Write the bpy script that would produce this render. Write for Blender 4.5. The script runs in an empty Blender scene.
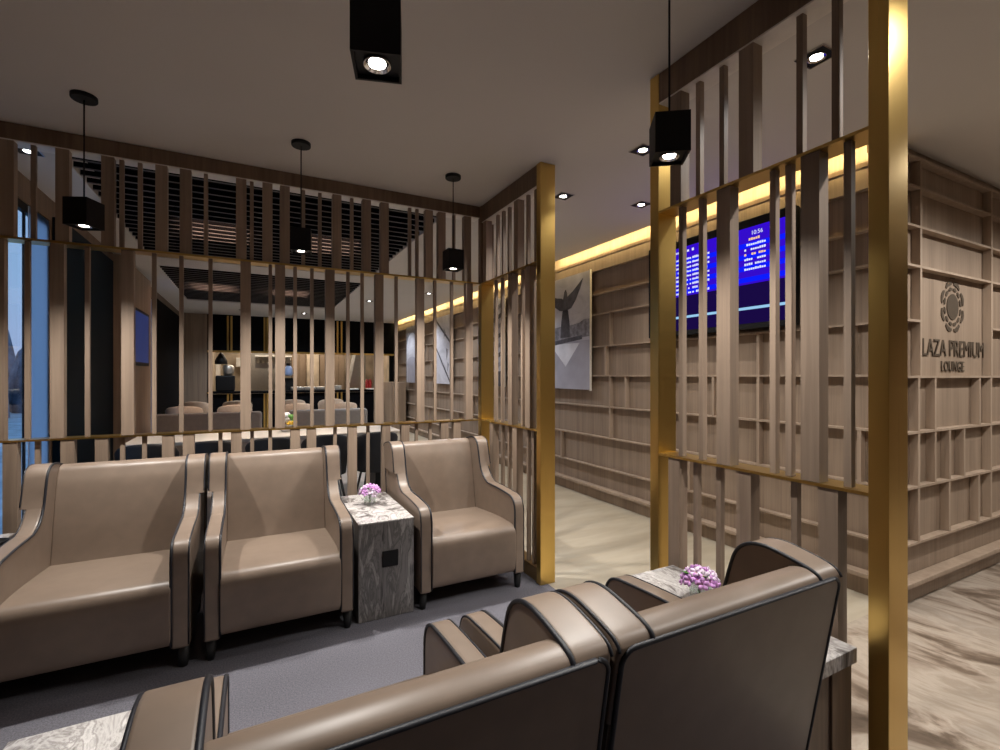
import bpy, bmesh, math, random
from mathutils import Vector, Matrix, noise
random.seed(7)
PI = math.pi
col = bpy.context.scene.collection
scene = bpy.context.scene

# ------------------------------------------------------------------ materials
def new_mat(name):
    m = bpy.data.materials.new(name); m.use_nodes = True
    return m, m.node_tree, m.node_tree.nodes['Principled BSDF']

def plain(name, c, rough=.5, metal=0., emit=None, es=0., spec=.5, noise_amt=0.06, nscale=20, bump=0., sheen=0.):
    m, nt, b = new_mat(name)
    b.inputs['Roughness'].default_value = rough
    b.inputs['Metallic'].default_value = metal
    b.inputs['Specular IOR Level'].default_value = spec
    tc = nt.nodes.new('ShaderNodeTexCoord')
    n = nt.nodes.new('ShaderNodeTexNoise'); n.inputs['Scale'].default_value = nscale; n.inputs['Detail'].default_value = 3
    nt.links.new(tc.outputs['Object'], n.inputs['Vector'])
    r = nt.nodes.new('ShaderNodeValToRGB')
    r.color_ramp.elements[0].position = .3; r.color_ramp.elements[1].position = .7
    r.color_ramp.elements[0].color = [v*(1-noise_amt) for v in c]+[1]
    r.color_ramp.elements[1].color = [min(1, v*(1+noise_amt)) for v in c]+[1]
    nt.links.new(n.outputs['Fac'], r.inputs['Fac']); nt.links.new(r.outputs['Color'], b.inputs['Base Color'])
    if bump:
        bp = nt.nodes.new('ShaderNodeBump'); bp.inputs['Strength'].default_value = bump; bp.inputs['Distance'].default_value = .002
        nt.links.new(n.outputs['Fac'], bp.inputs['Height']); nt.links.new(bp.outputs['Normal'], b.inputs['Normal'])
    if sheen: b.inputs['Sheen Weight'].default_value = sheen
    if emit:
        b.inputs['Emission Color'].default_value = (*emit, 1); b.inputs['Emission Strength'].default_value = es
    return m

def wood(name, c1, c2, rough=.5, scale=(38, 38, 1.6), vary=.14):
    m, nt, b = new_mat(name)
    tc = nt.nodes.new('ShaderNodeTexCoord'); mp = nt.nodes.new('ShaderNodeMapping')
    oi = nt.nodes.new('ShaderNodeObjectInfo')
    mp.inputs['Scale'].default_value = scale
    ad = nt.nodes.new('ShaderNodeVectorMath'); ad.operation = 'ADD'
    ml = nt.nodes.new('ShaderNodeMath'); ml.operation = 'MULTIPLY'; ml.inputs[1].default_value = 37
    nt.links.new(oi.outputs['Random'], ml.inputs[0])
    nt.links.new(tc.outputs['Object'], ad.inputs[0]); nt.links.new(ml.outputs[0], ad.inputs[1])
    nt.links.new(ad.outputs[0], mp.inputs['Vector'])
    n = nt.nodes.new('ShaderNodeTexNoise'); n.inputs['Scale'].default_value = 1.3; n.inputs['Detail'].default_value = 5; n.inputs['Distortion'].default_value = .5
    nt.links.new(mp.outputs[0], n.inputs['Vector'])
    n2 = nt.nodes.new('ShaderNodeTexNoise'); n2.inputs['Scale'].default_value = .22; n2.inputs['Detail'].default_value = 1
    nt.links.new(mp.outputs[0], n2.inputs['Vector'])
    mx = nt.nodes.new('ShaderNodeMath'); mx.operation = 'ADD'
    h = nt.nodes.new('ShaderNodeMath'); h.operation = 'MULTIPLY'; h.inputs[1].default_value = .5
    nt.links.new(n2.outputs['Fac'], h.inputs[0])
    h2 = nt.nodes.new('ShaderNodeMath'); h2.operation = 'MULTIPLY'; h2.inputs[1].default_value = .5
    nt.links.new(n.outputs['Fac'], h2.inputs[0])
    nt.links.new(h.outputs[0], mx.inputs[0]); nt.links.new(h2.outputs[0], mx.inputs[1])
    r = nt.nodes.new('ShaderNodeValToRGB')
    r.color_ramp.elements[0].position = .36; r.color_ramp.elements[1].position = .64
    r.color_ramp.elements[0].color = (*c1, 1); r.color_ramp.elements[1].color = (*c2, 1)
    nt.links.new(mx.outputs[0], r.inputs['Fac'])
    hs = nt.nodes.new('ShaderNodeHueSaturation')
    mr = nt.nodes.new('ShaderNodeMapRange'); mr.inputs['To Min'].default_value = 1-vary; mr.inputs['To Max'].default_value = 1+vary
    nt.links.new(oi.outputs['Random'], mr.inputs['Value']); nt.links.new(mr.outputs[0], hs.inputs['Value'])
    nt.links.new(r.outputs['Color'], hs.inputs['Color']); nt.links.new(hs.outputs[0], b.inputs['Base Color'])
    b.inputs['Roughness'].default_value = rough
    bp = nt.nodes.new('ShaderNodeBump'); bp.inputs['Strength'].default_value = .25; bp.inputs['Distance'].default_value = .001
    nt.links.new(n.outputs['Fac'], bp.inputs['Height']); nt.links.new(bp.outputs['Normal'], b.inputs['Normal'])
    return m

def marble(name, stops, scale=(1, 1, 1), nscale=2.5, dist=2.2, rough=.18, det=9, rot=0):
    m, nt, b = new_mat(name)
    tc = nt.nodes.new('ShaderNodeTexCoord'); mp = nt.nodes.new('ShaderNodeMapping'); mp.inputs['Scale'].default_value = scale
    mp.inputs['Rotation'].default_value = (0, 0, rot)
    nt.links.new(tc.outputs['Object'], mp.inputs['Vector'])
    n = nt.nodes.new('ShaderNodeTexNoise'); n.inputs['Scale'].default_value = nscale; n.inputs['Detail'].default_value = det
    n.inputs['Distortion'].default_value = dist; n.inputs['Roughness'].default_value = .62
    nt.links.new(mp.outputs[0], n.inputs['Vector'])
    r = nt.nodes.new('ShaderNodeValToRGB')
    els = r.color_ramp.elements
    els[0].position = stops[0][0]; els[0].color = (*stops[0][1], 1)
    els[1].position = stops[-1][0]; els[1].color = (*stops[-1][1], 1)
    for p, c in stops[1:-1]:
        e = els.new(p); e.color = (*c, 1)
    nt.links.new(n.outputs['Fac'], r.inputs['Fac']); nt.links.new(r.outputs['Color'], b.inputs['Base Color'])
    b.inputs['Roughness'].default_value = rough
    return m

def brass(name, c, rough=.28):
    m, nt, b = new_mat(name)
    b.inputs['Metallic'].default_value = 1.; b.inputs['Base Color'].default_value = (*c, 1)
    tc = nt.nodes.new('ShaderNodeTexCoord'); mp = nt.nodes.new('ShaderNodeMapping'); mp.inputs['Scale'].default_value = (500, 500, 2)
    n = nt.nodes.new('ShaderNodeTexNoise'); n.inputs['Scale'].default_value = 1; n.inputs['Detail'].default_value = 2
    nt.links.new(tc.outputs['Object'], mp.inputs['Vector']); nt.links.new(mp.outputs[0], n.inputs['Vector'])
    mr = nt.nodes.new('ShaderNodeMapRange'); mr.inputs['To Min'].default_value = rough-.012; mr.inputs['To Max'].default_value = rough+.012
    nt.links.new(n.outputs['Fac'], mr.inputs['Value']); nt.links.new(mr.outputs[0], b.inputs['Roughness'])
    return m

def emis(name, c, s):
    m = bpy.data.materials.new(name); m.use_nodes = True
    nt = m.node_tree; nt.nodes.clear()
    o = nt.nodes.new('ShaderNodeOutputMaterial'); e = nt.nodes.new('ShaderNodeEmission')
    e.inputs['Color'].default_value = (*c, 1); e.inputs['Strength'].default_value = s
    nt.links.new(e.outputs[0], o.inputs['Surface'])
    return m

def glass(name, c=(1, 1, 1), rough=0., trans=.85):
    m = bpy.data.materials.new(name); m.use_nodes = True
    nt = m.node_tree; nt.nodes.clear()
    o = nt.nodes.new('ShaderNodeOutputMaterial'); mx = nt.nodes.new('ShaderNodeMixShader')
    t = nt.nodes.new('ShaderNodeBsdfTransparent'); t.inputs['Color'].default_value = (*c, 1)
    g = nt.nodes.new('ShaderNodeBsdfGlossy'); g.inputs['Roughness'].default_value = rough; g.inputs['Color'].default_value = (1, 1, 1, 1)
    mx.inputs[0].default_value = 1-trans
    nt.links.new(t.outputs[0], mx.inputs[1]); nt.links.new(g.outputs[0], mx.inputs[2]); nt.links.new(mx.outputs[0], o.inputs['Surface'])
    return m

M = {}
M['wood'] = wood('grey_oak', (.225, .163, .119), (.335, .248, .183))
M['wood_shelf'] = wood('grey_oak_panel', (.225, .163, .118), (.33, .246, .180), scale=(55, 55, 1.4), vary=.05)
M['wood_lit'] = wood('oak_lit_edge', (.31, .23, .17), (.42, .32, .24), scale=(30, 30, 1.4), vary=.05)  # paler oak: brightness of the lit shelf fronts put into the colour
M['wood_dark'] = wood('walnut_header', (.13, .082, .050), (.22, .146, .094), vary=.05)
M['brass'] = brass('brushed_brass', (.70, .475, .15))
M['brass_dark'] = brass('aged_bronze', (.36, .23, .10), .35)
M['leather'] = plain('taupe_leather', (.212, .157, .119), rough=.40, noise_amt=.07, nscale=14, bump=.0)
M['piping'] = plain('navy_black_piping', (.012, .013, .019), rough=.5)
M['black'] = plain('black_metal', (.007, .007, .008), rough=.5, spec=.25)
M['leg'] = plain('black_leg', (.01, .01, .01), rough=.5)
M['ceil'] = plain('ceiling_paint', (.62, .59, .555), rough=.9, noise_amt=.02, nscale=1)
M['black_paint'] = plain('black_panel', (.005, .005, .006), rough=.6, spec=.03)
M['carpet'] = plain('grey_carpet', (.135, .13, .152), rough=1., noise_amt=.35, nscale=160, bump=.6)
M['grey_fabric'] = plain('grey_fabric', (.40, .375, .35), rough=.9)
M['charcoal_fabric'] = plain('charcoal_fabric', (.012, .013, .017), rough=.7)
M['cream_fabric'] = plain('cream_fabric', (.55, .42, .31), rough=.7)
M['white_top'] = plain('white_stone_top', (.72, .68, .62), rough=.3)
M['white'] = plain('white_china', (.8, .78, .74), rough=.3)
M['steel'] = plain('steel', (.5, .47, .43), rough=.35, metal=.8)
M['kitchen_wall'] = plain('kitchen_wall', (.45, .37, .28), rough=.6, noise_amt=.3, nscale=3)
M['brown_panel'] = plain('brown_panel', (.22, .16, .11), rough=.5)
M['red'] = plain('red_tin', (.45, .03, .03), rough=.4)
M['green'] = plain('leaf_green', (.10, .28, .05), rough=.5)
M['stem'] = plain('stem_green', (.12, .22, .08), rough=.6)
M['yellow'] = plain('yellow_petal', (.85, .55, .05), rough=.6)
M['white_petal'] = plain('white_petal', (.85, .87, .88), rough=.6)
M['purple'] = plain('orchid_petal', (.70, .36, .82), rough=.55, noise_amt=.4, nscale=60)
M['purple_light'] = plain('orchid_petal_pale', (.90, .72, .95), rough=.55, noise_amt=.2, nscale=60)
M['water_glass'] = glass('vase_glass', (.93, .97, .95), .02, .82)
M['window_glass'] = glass('window_glass', (.80, .90, 1.), .03, .90)
M['blind'] = plain('blue_blind', (.16, .28, .55), rough=.6)
_nt = M['blind'].node_tree; _tr = _nt.nodes.new('ShaderNodeBsdfTranslucent'); _tr.inputs['Color'].default_value = (.85, .90, .97, 1); _mx = _nt.nodes.new('ShaderNodeMixShader'); _mx.inputs[0].default_value = .85
_nt.links.new(_nt.nodes['Principled BSDF'].outputs[0], _mx.inputs[1]); _nt.links.new(_tr.outputs[0], _mx.inputs[2]); _nt.links.new(_mx.outputs[0], _nt.nodes['Material Output'].inputs['Surface'])
M['teal'] = plain('dark_teal_panel', (.003, .010, .018), rough=.5, spec=.05)
M['lens'] = emis('lamp_lens', (1., .93, .85), 30)
M['lens_cool'] = emis('downlight_lens', (1., .97, .95), 22)
M['warm_glow'] = emis('warm_cove_lamp', (1., .62, .45), 7)
M['reflector'] = plain('chrome_reflector', (.7, .7, .72), rough=.12, metal=1.)
M['screen_blue'] = emis('screen_blue', (.035, .004, .60), 1.0)
M['screen_blue_light'] = emis('screen_blue_band', (.004, .012, 1.), 1.0)
M['screen_navy'] = emis('screen_navy', (.012, .004, .07), .8)
M['screen_cyan'] = emis('screen_cyan', (.35, .65, .95), .9)
M['screen_text'] = emis('screen_text', (.75, .78, 1.), 1.0)
M['screen_orange'] = emis('screen_text_amber', (1., .62, .3), 1.0)
M['screen_red'] = emis('screen_chip_red', (.9, .12, .2), .9)
M['logo'] = plain('logo_bronze', (.105, .080, .058), rough=.45, metal=.3)
M['marble_table'] = marble('grey_marble', [(.30, (.08, .072, .07)), (.42, (.28, .255, .245)), (.50, (.66, .63, .61)), (.56, (.36, .33, .32)), (.62, (.74, .71, .69)), (.74, (.42, .40, .39))], scale=(1.6, 1, .45), nscale=5, dist=1.8)
M['marble_side'] = marble('dark_grey_marble', [(.32, (.035, .033, .032)), (.45, (.20, .185, .18)), (.52, (.10, .094, .09)), (.60, (.32, .30, .29)), (.72, (.12, .11, .105))], scale=(2.6, 2.6, .55), nscale=6, dist=1.2, rough=.3)
M['marble_floor'] = marble('brown_marble_floor', [(.33, (.08, .058, .043)), (.42, (.18, .135, .10)), (.48, (.34, .275, .22)), (.54, (.44, .375, .31)), (.60, (.33, .27, .215)), (.70, (.47, .41, .35))], scale=(2.1, 1., 1), nscale=1.7, dist=.9, rough=.3, det=15, rot=.22)
M['travertine'] = marble('beige_travertine_floor', [(.30, (.37, .315, .24)), (.50, (.44, .385, .30)), (.70, (.50, .45, .365))], scale=(.5, 2.2, 1), nscale=2.6, dist=.25, rough=.28, det=6, rot=.15)
M['snow'] = plain('frosty_ground', (.58, .62, .66), rough=.9, noise_amt=.3, nscale=.5)
M['treeline'] = plain('dusk_trees', (.24, .26, .32), rough=.9, noise_amt=.5, nscale=.6)
M['print_sky'] = marble('mural_print_sky', [(.3, (.42, .40, .43)), (.5, (.54, .52, .56)), (.7, (.66, .64, .67))], scale=(1, 1, 2), nscale=2, dist=.8, rough=.5, det=4)
M['print_dark'] = plain('mural_print_dark', (.075, .07, .085), rough=.5, noise_amt=.4, nscale=14)
M['print_mid'] = plain('mural_print_mid', (.23, .22, .25), rough=.5, noise_amt=.45, nscale=20)
M['print_light'] = plain('mural_print_light', (.72, .71, .76), rough=.5, noise_amt=.15, nscale=5)
M['print_grey'] = plain('mural_print_grey', (.37, .355, .41), rough=.5, noise_amt=.12, nscale=4)

# ------------------------------------------------------------------ helpers
class B:
    def __init__(s): s.bm = bmesh.new()
    def box(s, x0, x1, y0, y1, z0, z1, mi=0):
        v = [s.bm.verts.new((x, y, z)) for x in (x0, x1) for y in (y0, y1) for z in (z0, z1)]
        for q in ((0, 1, 3, 2), (4, 6, 7, 5), (0, 4, 5, 1), (2, 3, 7, 6), (0, 2, 6, 4), (1, 5, 7, 3)):
            f = s.bm.faces.new([v[i] for i in q]); f.material_index = mi
        return s
    def cyl(s, c, r, z0, z1, n=24, r2=None, mi=0, axis='z'):
        r2 = r if r2 is None else r2
        def P(a, rr, h):
            x, y = rr*math.cos(a), rr*math.sin(a)
            if axis == 'z': return (c[0]+x, c[1]+y, h)
            if axis == 'x': return (h, c[0]+x, c[1]+y)
            return (c[0]+x, h, c[1]+y)
        a = [s.bm.verts.new(P(2*PI*i/n, r, z0)) for i in range(n)]
        b = [s.bm.verts.new(P(2*PI*i/n, r2, z1)) for i in range(n)]
        for i in range(n):
            f = s.bm.faces.new((a[i], a[(i+1) % n], b[(i+1) % n], b[i])); f.smooth = True; f.material_index = mi
        f = s.bm.faces.new(a[::-1]); f.material_index = mi
        f = s.bm.faces.new(b); f.material_index = mi
        return s
    def lathe(s, prof, c=(0, 0), n=28, close=False):
        rings = []
        for r, z in prof:
            rings.append([s.bm.verts.new((c[0]+r*math.cos(2*PI*i/n), c[1]+r*math.sin(2*PI*i/n), z)) for i in range(n)])
        for k in range(len(rings)-1):
            for i in range(n):
                f = s.bm.faces.new((rings[k][i], rings[k][(i+1) % n], rings[k+1][(i+1) % n], rings[k+1][i])); f.smooth = True
        s.bm.faces.new(rings[0][::-1]); s.bm.faces.new(rings[-1])
        return s
    def tube(s, pts, r, n=8, cap=True, r1=None):
        pts = [Vector(p) for p in pts]
        rings = []
        up = Vector((1, 0, 0))
        for i, p in enumerate(pts):
            t = (pts[min(i+1, len(pts)-1)]-pts[max(i-1, 0)]).normalized()
            a = t.cross(up)
            if a.length < .2: a = t.cross(Vector((0, 0, 1)))
            if a.length < .2: a = t.cross(Vector((0, 1, 0)))
            a.normalize(); b = t.cross(a)
            rr = r if r1 is None else r+(r1-r)*i/(len(pts)-1)
            rings.append([s.bm.verts.new(p+a*rr*math.cos(2*PI*k/n)+b*rr*math.sin(2*PI*k/n)) for k in range(n)])
        for i in range(len(rings)-1):
            for k in range(n):
                f = s.bm.faces.new((rings[i][k], rings[i][(k+1) % n], rings[i+1][(k+1) % n], rings[i+1][k])); f.smooth = True
        if cap: s.bm.faces.new(rings[0][::-1]); s.bm.faces.new(rings[-1])
        return s
    def prism(s, poly, h0, h1, axis='x', smooth=False, mi=0):
        def P(a, b, h):
            return {'x': (h, a, b), 'y': (a, h, b), 'z': (a, b, h)}[axis]
        A = [s.bm.verts.new(P(a, b, h0)) for a, b in poly]
        C = [s.bm.verts.new(P(a, b, h1)) for a, b in poly]
        n = len(poly)
        for i in range(n):
            f = s.bm.faces.new((A[i], A[(i+1) % n], C[(i+1) % n], C[i])); f.smooth = smooth; f.material_index = mi
        f = s.bm.faces.new(A[::-1]); f.material_index = mi
        f = s.bm.faces.new(C); f.material_index = mi
        return s
    def blob(s, c, r, sc=(1, 1, 1), sub=2, rot=None):
        d = bmesh.ops.create_icosphere(s.bm, subdivisions=sub, radius=r)
        R = rot or Matrix.Identity(3)
        for v in d['verts']:
            v.co = R @ Vector((v.co.x*sc[0], v.co.y*sc[1], v.co.z*sc[2]))+Vector(c)
            for f in v.link_faces: f.smooth = True
        return s
    def build(s, name, mat, parent=None, bevel=0., seg=3, angle=40, smooth=False, joint=None):
        bmesh.ops.recalc_face_normals(s.bm, faces=s.bm.faces)
        me = bpy.data.meshes.new(name)
        wts = None
        if joint is not None:
            wts = []
            for e in s.bm.edges:
                at = all(abs(v.co.z-joint) < .0015 for v in e.verts)
                if at: e.smooth = False
                wts.append(1. if (not at and len(e.link_faces) == 2 and e.calc_face_angle(0) > math.radians(angle)) else 0.)
        if parent is not None:
            w = parent['_w']; off = Vector(w)
            for v in s.bm.verts: v.co -= off
        s.bm.to_mesh(me); s.bm.free()
        for m in (mat if isinstance(mat, (list, tuple)) else [mat]): me.materials.append(m)
        if smooth:
            for p in me.polygons: p.use_smooth = True
        o = bpy.data.objects.new(name, me); col.objects.link(o)
        if parent is not None:
            o.parent = parent; o['_w'] = parent['_w']
        else: o['_w'] = (0., 0., 0.)
        if bevel:
            md = o.modifiers.new('bevel', 'BEVEL'); md.width = bevel; md.segments = seg; md.limit_method = 'ANGLE'; md.angle_limit = math.radians(angle)
            for p in me.polygons: p.use_smooth = True
            wn = o.modifiers.new('wn', 'WEIGHTED_NORMAL'); wn.keep_sharp = joint is not None
            if wts is not None:
                at_ = me.attributes.new('bevel_weight_edge', 'FLOAT', 'EDGE')
                at_.data.foreach_set('value', wts); md.limit_method = 'WEIGHT'
        return o

def tag(o, label, cat, group=None):
    o['label'] = label; o['category'] = cat
    if group: o['group'] = group
    return o
def thing(name, label, cat, loc=(0, 0, 0), group=None):
    o = bpy.data.objects.new(name, None); col.objects.link(o)
    o.empty_display_size = .1
    o.location = loc; o['_w'] = tuple(float(v) for v in loc)
    return tag(o, label, cat, group)
def struct(o, **k):
    o['kind'] = 'structure'; return o
def dup(root, loc, rotz, label, group=None):
    r = root.copy(); col.objects.link(r); r.location = loc; r.rotation_euler = (0, 0, rotz); r['label'] = label
    if group: r['group'] = group
    for ch in list(root.children):
        c = ch.copy(); col.objects.link(c); c.parent = r
        for g in list(ch.children):
            d = g.copy(); col.objects.link(d); d.parent = c
    return r

def smooth_line(pts, n=6):
    out = []
    P = [pts[0]]+list(pts)+[pts[-1]]
    for i in range(1, len(P)-2):
        p0, p1, p2, p3 = P[i-1], P[i], P[i+1], P[i+2]
        for k in range(n):
            t = k/n
            out.append(tuple(.5*((2*p1[j])+(-p0[j]+p2[j])*t+(2*p0[j]-5*p1[j]+4*p2[j]-p3[j])*t*t+(-p0[j]+3*p1[j]-3*p2[j]+p3[j])*t**3) for j in range(len(p1))))
    out.append(tuple(pts[-1]))
    return out

# camera numbers: yaw 27.35 deg to the right of +Y, eye height 1.35
CA, SA, F = math.cos(math.radians(27.38)), math.sin(math.radians(27.38)), 477.
CH = 2.731        # ceiling height
def X_at(px, Y):    # X where the sight line through column px meets the plane Y
    t = (px-500)/F
    return Y*(SA+CA*t)/(CA-SA*t)
def Y_at(px, X):
    t = (px-500)/F
    return X*(CA-SA*t)/(SA+CA*t)

# ------------------------------------------------------------------ setting
XL, XW, YW = -1.40, 3.38, 1.43       # left wall, shelf wall back, logo wall back
YK = 12.4                            # kitchen front
YS, XS = 3.526, 1.643                # planes of the two slatted screens
struct(B().box(XL-.2, 1.70, -3.2, YS+.06, -.1, 0).build('floor', M['carpet']))
struct(B().box(1.70, 7.2, -3.2, 1.44, -.1, 0).build('floor', M['marble_floor']))
b = B().box(1.70, XW+.2, 1.44, YK+.2, -.1, 0)
struct(b.build('floor', M['travertine']))
struct(B().box(XL-.2, 1.70, YS+.06, YK+.2, -.1, 0).build('floor', M['grey_fabric']))
b = B()
T = .16
RX0, RX1 = -1.06, 1.46
for (x0, x1, y0, y1) in ((XL-.2, RX0, -3.2, 13), (RX0, RX1, -3.2, 3.78), (RX0, RX1, 6.75, 7.25), (RX0, RX1, 10.3, 13), (RX1, 3.24, -3.2, 13), (3.24, 7.2, -3.2, 1.44)):
    b.box(x0, x1, y0, y1, CH, CH+T)
b.box(3.24, XW+.2, 1.44, 13, CH+.07, CH+T)
struct(b.build('ceiling', M['ceil']))
b = B()
for (y0, y1) in ((3.78, 6.75), (7.25, 10.3)):
    b.box(RX0-.02, RX1+.02, y0-.02, y1+.02, CH+.40, CH+.44)
    b.box(RX0-.04, RX0, y0-.02, y1+.02, CH+T, CH+.42); b.box(RX1, RX1+.04, y0-.02, y1+.02, CH+T, CH+.42)
    b.box(RX0, RX1, y0-.04, y0, CH+T, CH+.42); b.box(RX0, RX1, y1, y1+.04, CH+T, CH+.42)
struct(b.build('ceiling_recess', M['black_paint']))

# walls
struct(B().box(XW, XW+.2, YW+.15, YK+.3, 0, CH+.07).build('wall_right', M['wood_shelf']))
struct(B().box(XW, 7.2, YW, YW+.15, 0, CH).build('wall_front', M['wood_shelf']))
struct(B().box(7.1, 7.2, -3.2, YW, 0, CH).build('wall_far_right', M['wood_shelf']))
struct(B().box(XL-.2, 7.2, -3.3, -3.2, 0, CH).build('wall_rear', M['wood_shelf']))
b = B()   # left wall with two window openings
for (y0, y1, z0, z1) in ((-3.2, 3.5, 0, CH), (4.9, 8.3, 0, CH), (9.12, YK+.2, 0, CH), (3.5, 4.9, 2.56, CH), (3.5, 4.9, 0, .25), (8.3, 9.12, 2.56, CH), (8.3, 9.12, 0, .25)):
    b.box(XL-.05, XL, y0, y1, z0, z1)
struct(b.build('wall_left', M['wood_dark']))
t = B().box(XL-.045, XL-.015, 3.5, 3.56, .25, 2.56)
t.box(XL-.035, XL-.025, 4.50, 4.53, .25, 2.56); t.box(XL-.045, XL-.015, 4.86, 4.9, .25, 2.56); t.box(XL-.045, XL-.015, 3.5, 4.9, .25, .30); t.box(XL-.045, XL-.015, 3.5, 4.9, 2.50, 2.56)
w1 = struct(t.build('window_1', M['black']))
B().box(XL-.034, XL-.028, 3.56, 4.50, .3, 2.5).build('pane', M['window_glass'], w1)
B().box(XL-.034, XL-.028, 4.53, 4.86, .3, 2.5).build('pane', M['window_glass'], w1)
t = B().box(XL-.045, XL-.015, 8.3, 8.35, .25, 2.56).box(XL-.045, XL-.015, 9.07, 9.12, .25, 2.56).box(XL-.045, XL-.015, 8.3, 9.12, 2.5, 2.56).box(XL-.045, XL-.015, 8.3, 9.12, .25, .3)
w2 = struct(t.build('window_2', M['black']))
B().box(XL-.034, XL-.028, 8.35, 9.07, .3, 2.5).build('pane', M['window_glass'], w2)
tag(B().box(XL-.010, XL-.004, 4.52, 4.89, .28, 2.55).build('roller_blind', M['blind']), 'smooth blue roller blind drawn down over the second window pane', 'blind')
tag(B().box(XL-.010, XL-.004, 8.32, 9.10, .28, 2.55).build('roller_blind', M['blind']), 'narrow deep blue blind on the far left window behind the slats', 'blind')
tag(B().box(XL, XL+.05, 4.94, 6.55, 0.02, 2.60).build('wall_panel', M['teal'], bevel=.004), 'dark glossy teal panel on the left wall past the bright window', 'panel')
struct(B().box(XL, XL+.12, 6.55, 8.25, 0, 2.68).build('wall_column', M['wood_shelf']))
struct(B().box(XL, XL+.03, 9.15, YK, 0, 2.60).build('wall_lining', M['black_paint']))
# outdoors past the windows
struct(B().box(-140, XL-.3, -25, 260, -4.2, -4.0).build('ground', M['snow']))
b = B()
for i in range(70):
    y = 30+i*1.6+random.random(); h = 9+random.random()*6
    b.lathe([(2.3, -4), (2.1, -3+h*.2), (1.6, -4+h*.6), (.8, -4+h*.9), (.05, -4+h)], c=(-28-random.random()*8, y), n=7)
o = b.build('treeline', M['treeline']); o['kind'] = 'stuff'; tag(o, 'distant row of dusky trees outside the left window', 'trees')

# kitchen front (wall_back) with serving hatch
HX0, HX1, HZ0, HZ1 = -.86, 3.18, 1.0, 1.90
struct(B().box(XL, -.90, YK, YK+.12, 0, CH).build('wall_back', M['wood_shelf']))
b = B()
b.box(-.90, XW, YK, YK+.1, HZ1, CH); b.box(-.90, XW, YK, YK+.1, 0, HZ0-.06); b.box(-.90, HX0, YK, YK+.1, HZ0-.06, HZ1); b.box(HX1, XW, YK, YK+.1, HZ0-.06, HZ1)
struct(b.build('wall_kitchen_front', M['black_paint']))
b = B()
b.box(-.90, XW, YK+3.0, YK+3.1, 0, CH); b.box(-1.0, -.9, YK+.1, YK+3, 0, CH); b.box(XW, XW+.1, YK+.1, YK+3, 0, CH)
struct(b.build('wall_kitchen', M['kitchen_wall']))
struct(B().box(-1, XW+.1, YK+.12, YK+3.1, CH, CH+.1).build('ceiling_kitchen', M['ceil']))
struct(B().box(-1, XW+.1, YK+.12, YK+3.1, -.1, 0).build('floor_kitchen', M['travertine']))
t = thing('serving_hatch_trim', 'thin brass lines framing the black kitchen hatch front', 'trim', (0, YK-.02, 0))
B().box(-.90, 3.3, YK-.03, YK-.002, 1.88, 1.925).build('brass_rail', M['brass'], t)
B().box(-.90, 3.3, YK-.03, YK-.002, .955, .99).build('brass_rail', M['brass'], t)
B().box(-.90, 3.3, YK-.03, YK-.002, .05, .09).build('brass_rail', M['brass'], t)
for px in (228, 231.5, 264.5, 267.5, 337.5, 341.5):
    x = X_at(px, YK)
    B().box(x-.02, x+.02, YK-.025, YK-.004, 1.925, CH-.02).build('brass_mullion', M['brass'], t)
    B().box(x-.02, x+.02, YK-.025, YK-.004, .09, .955).build('brass_mullion', M['brass'], t)
tag(B().box(HX0, HX1, YK-.06, YK+.45, HZ0-.05, HZ0).build('serving_counter', M['black_paint'], bevel=.006), 'black kitchen counter slab in the serving hatch', 'counter')

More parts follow.
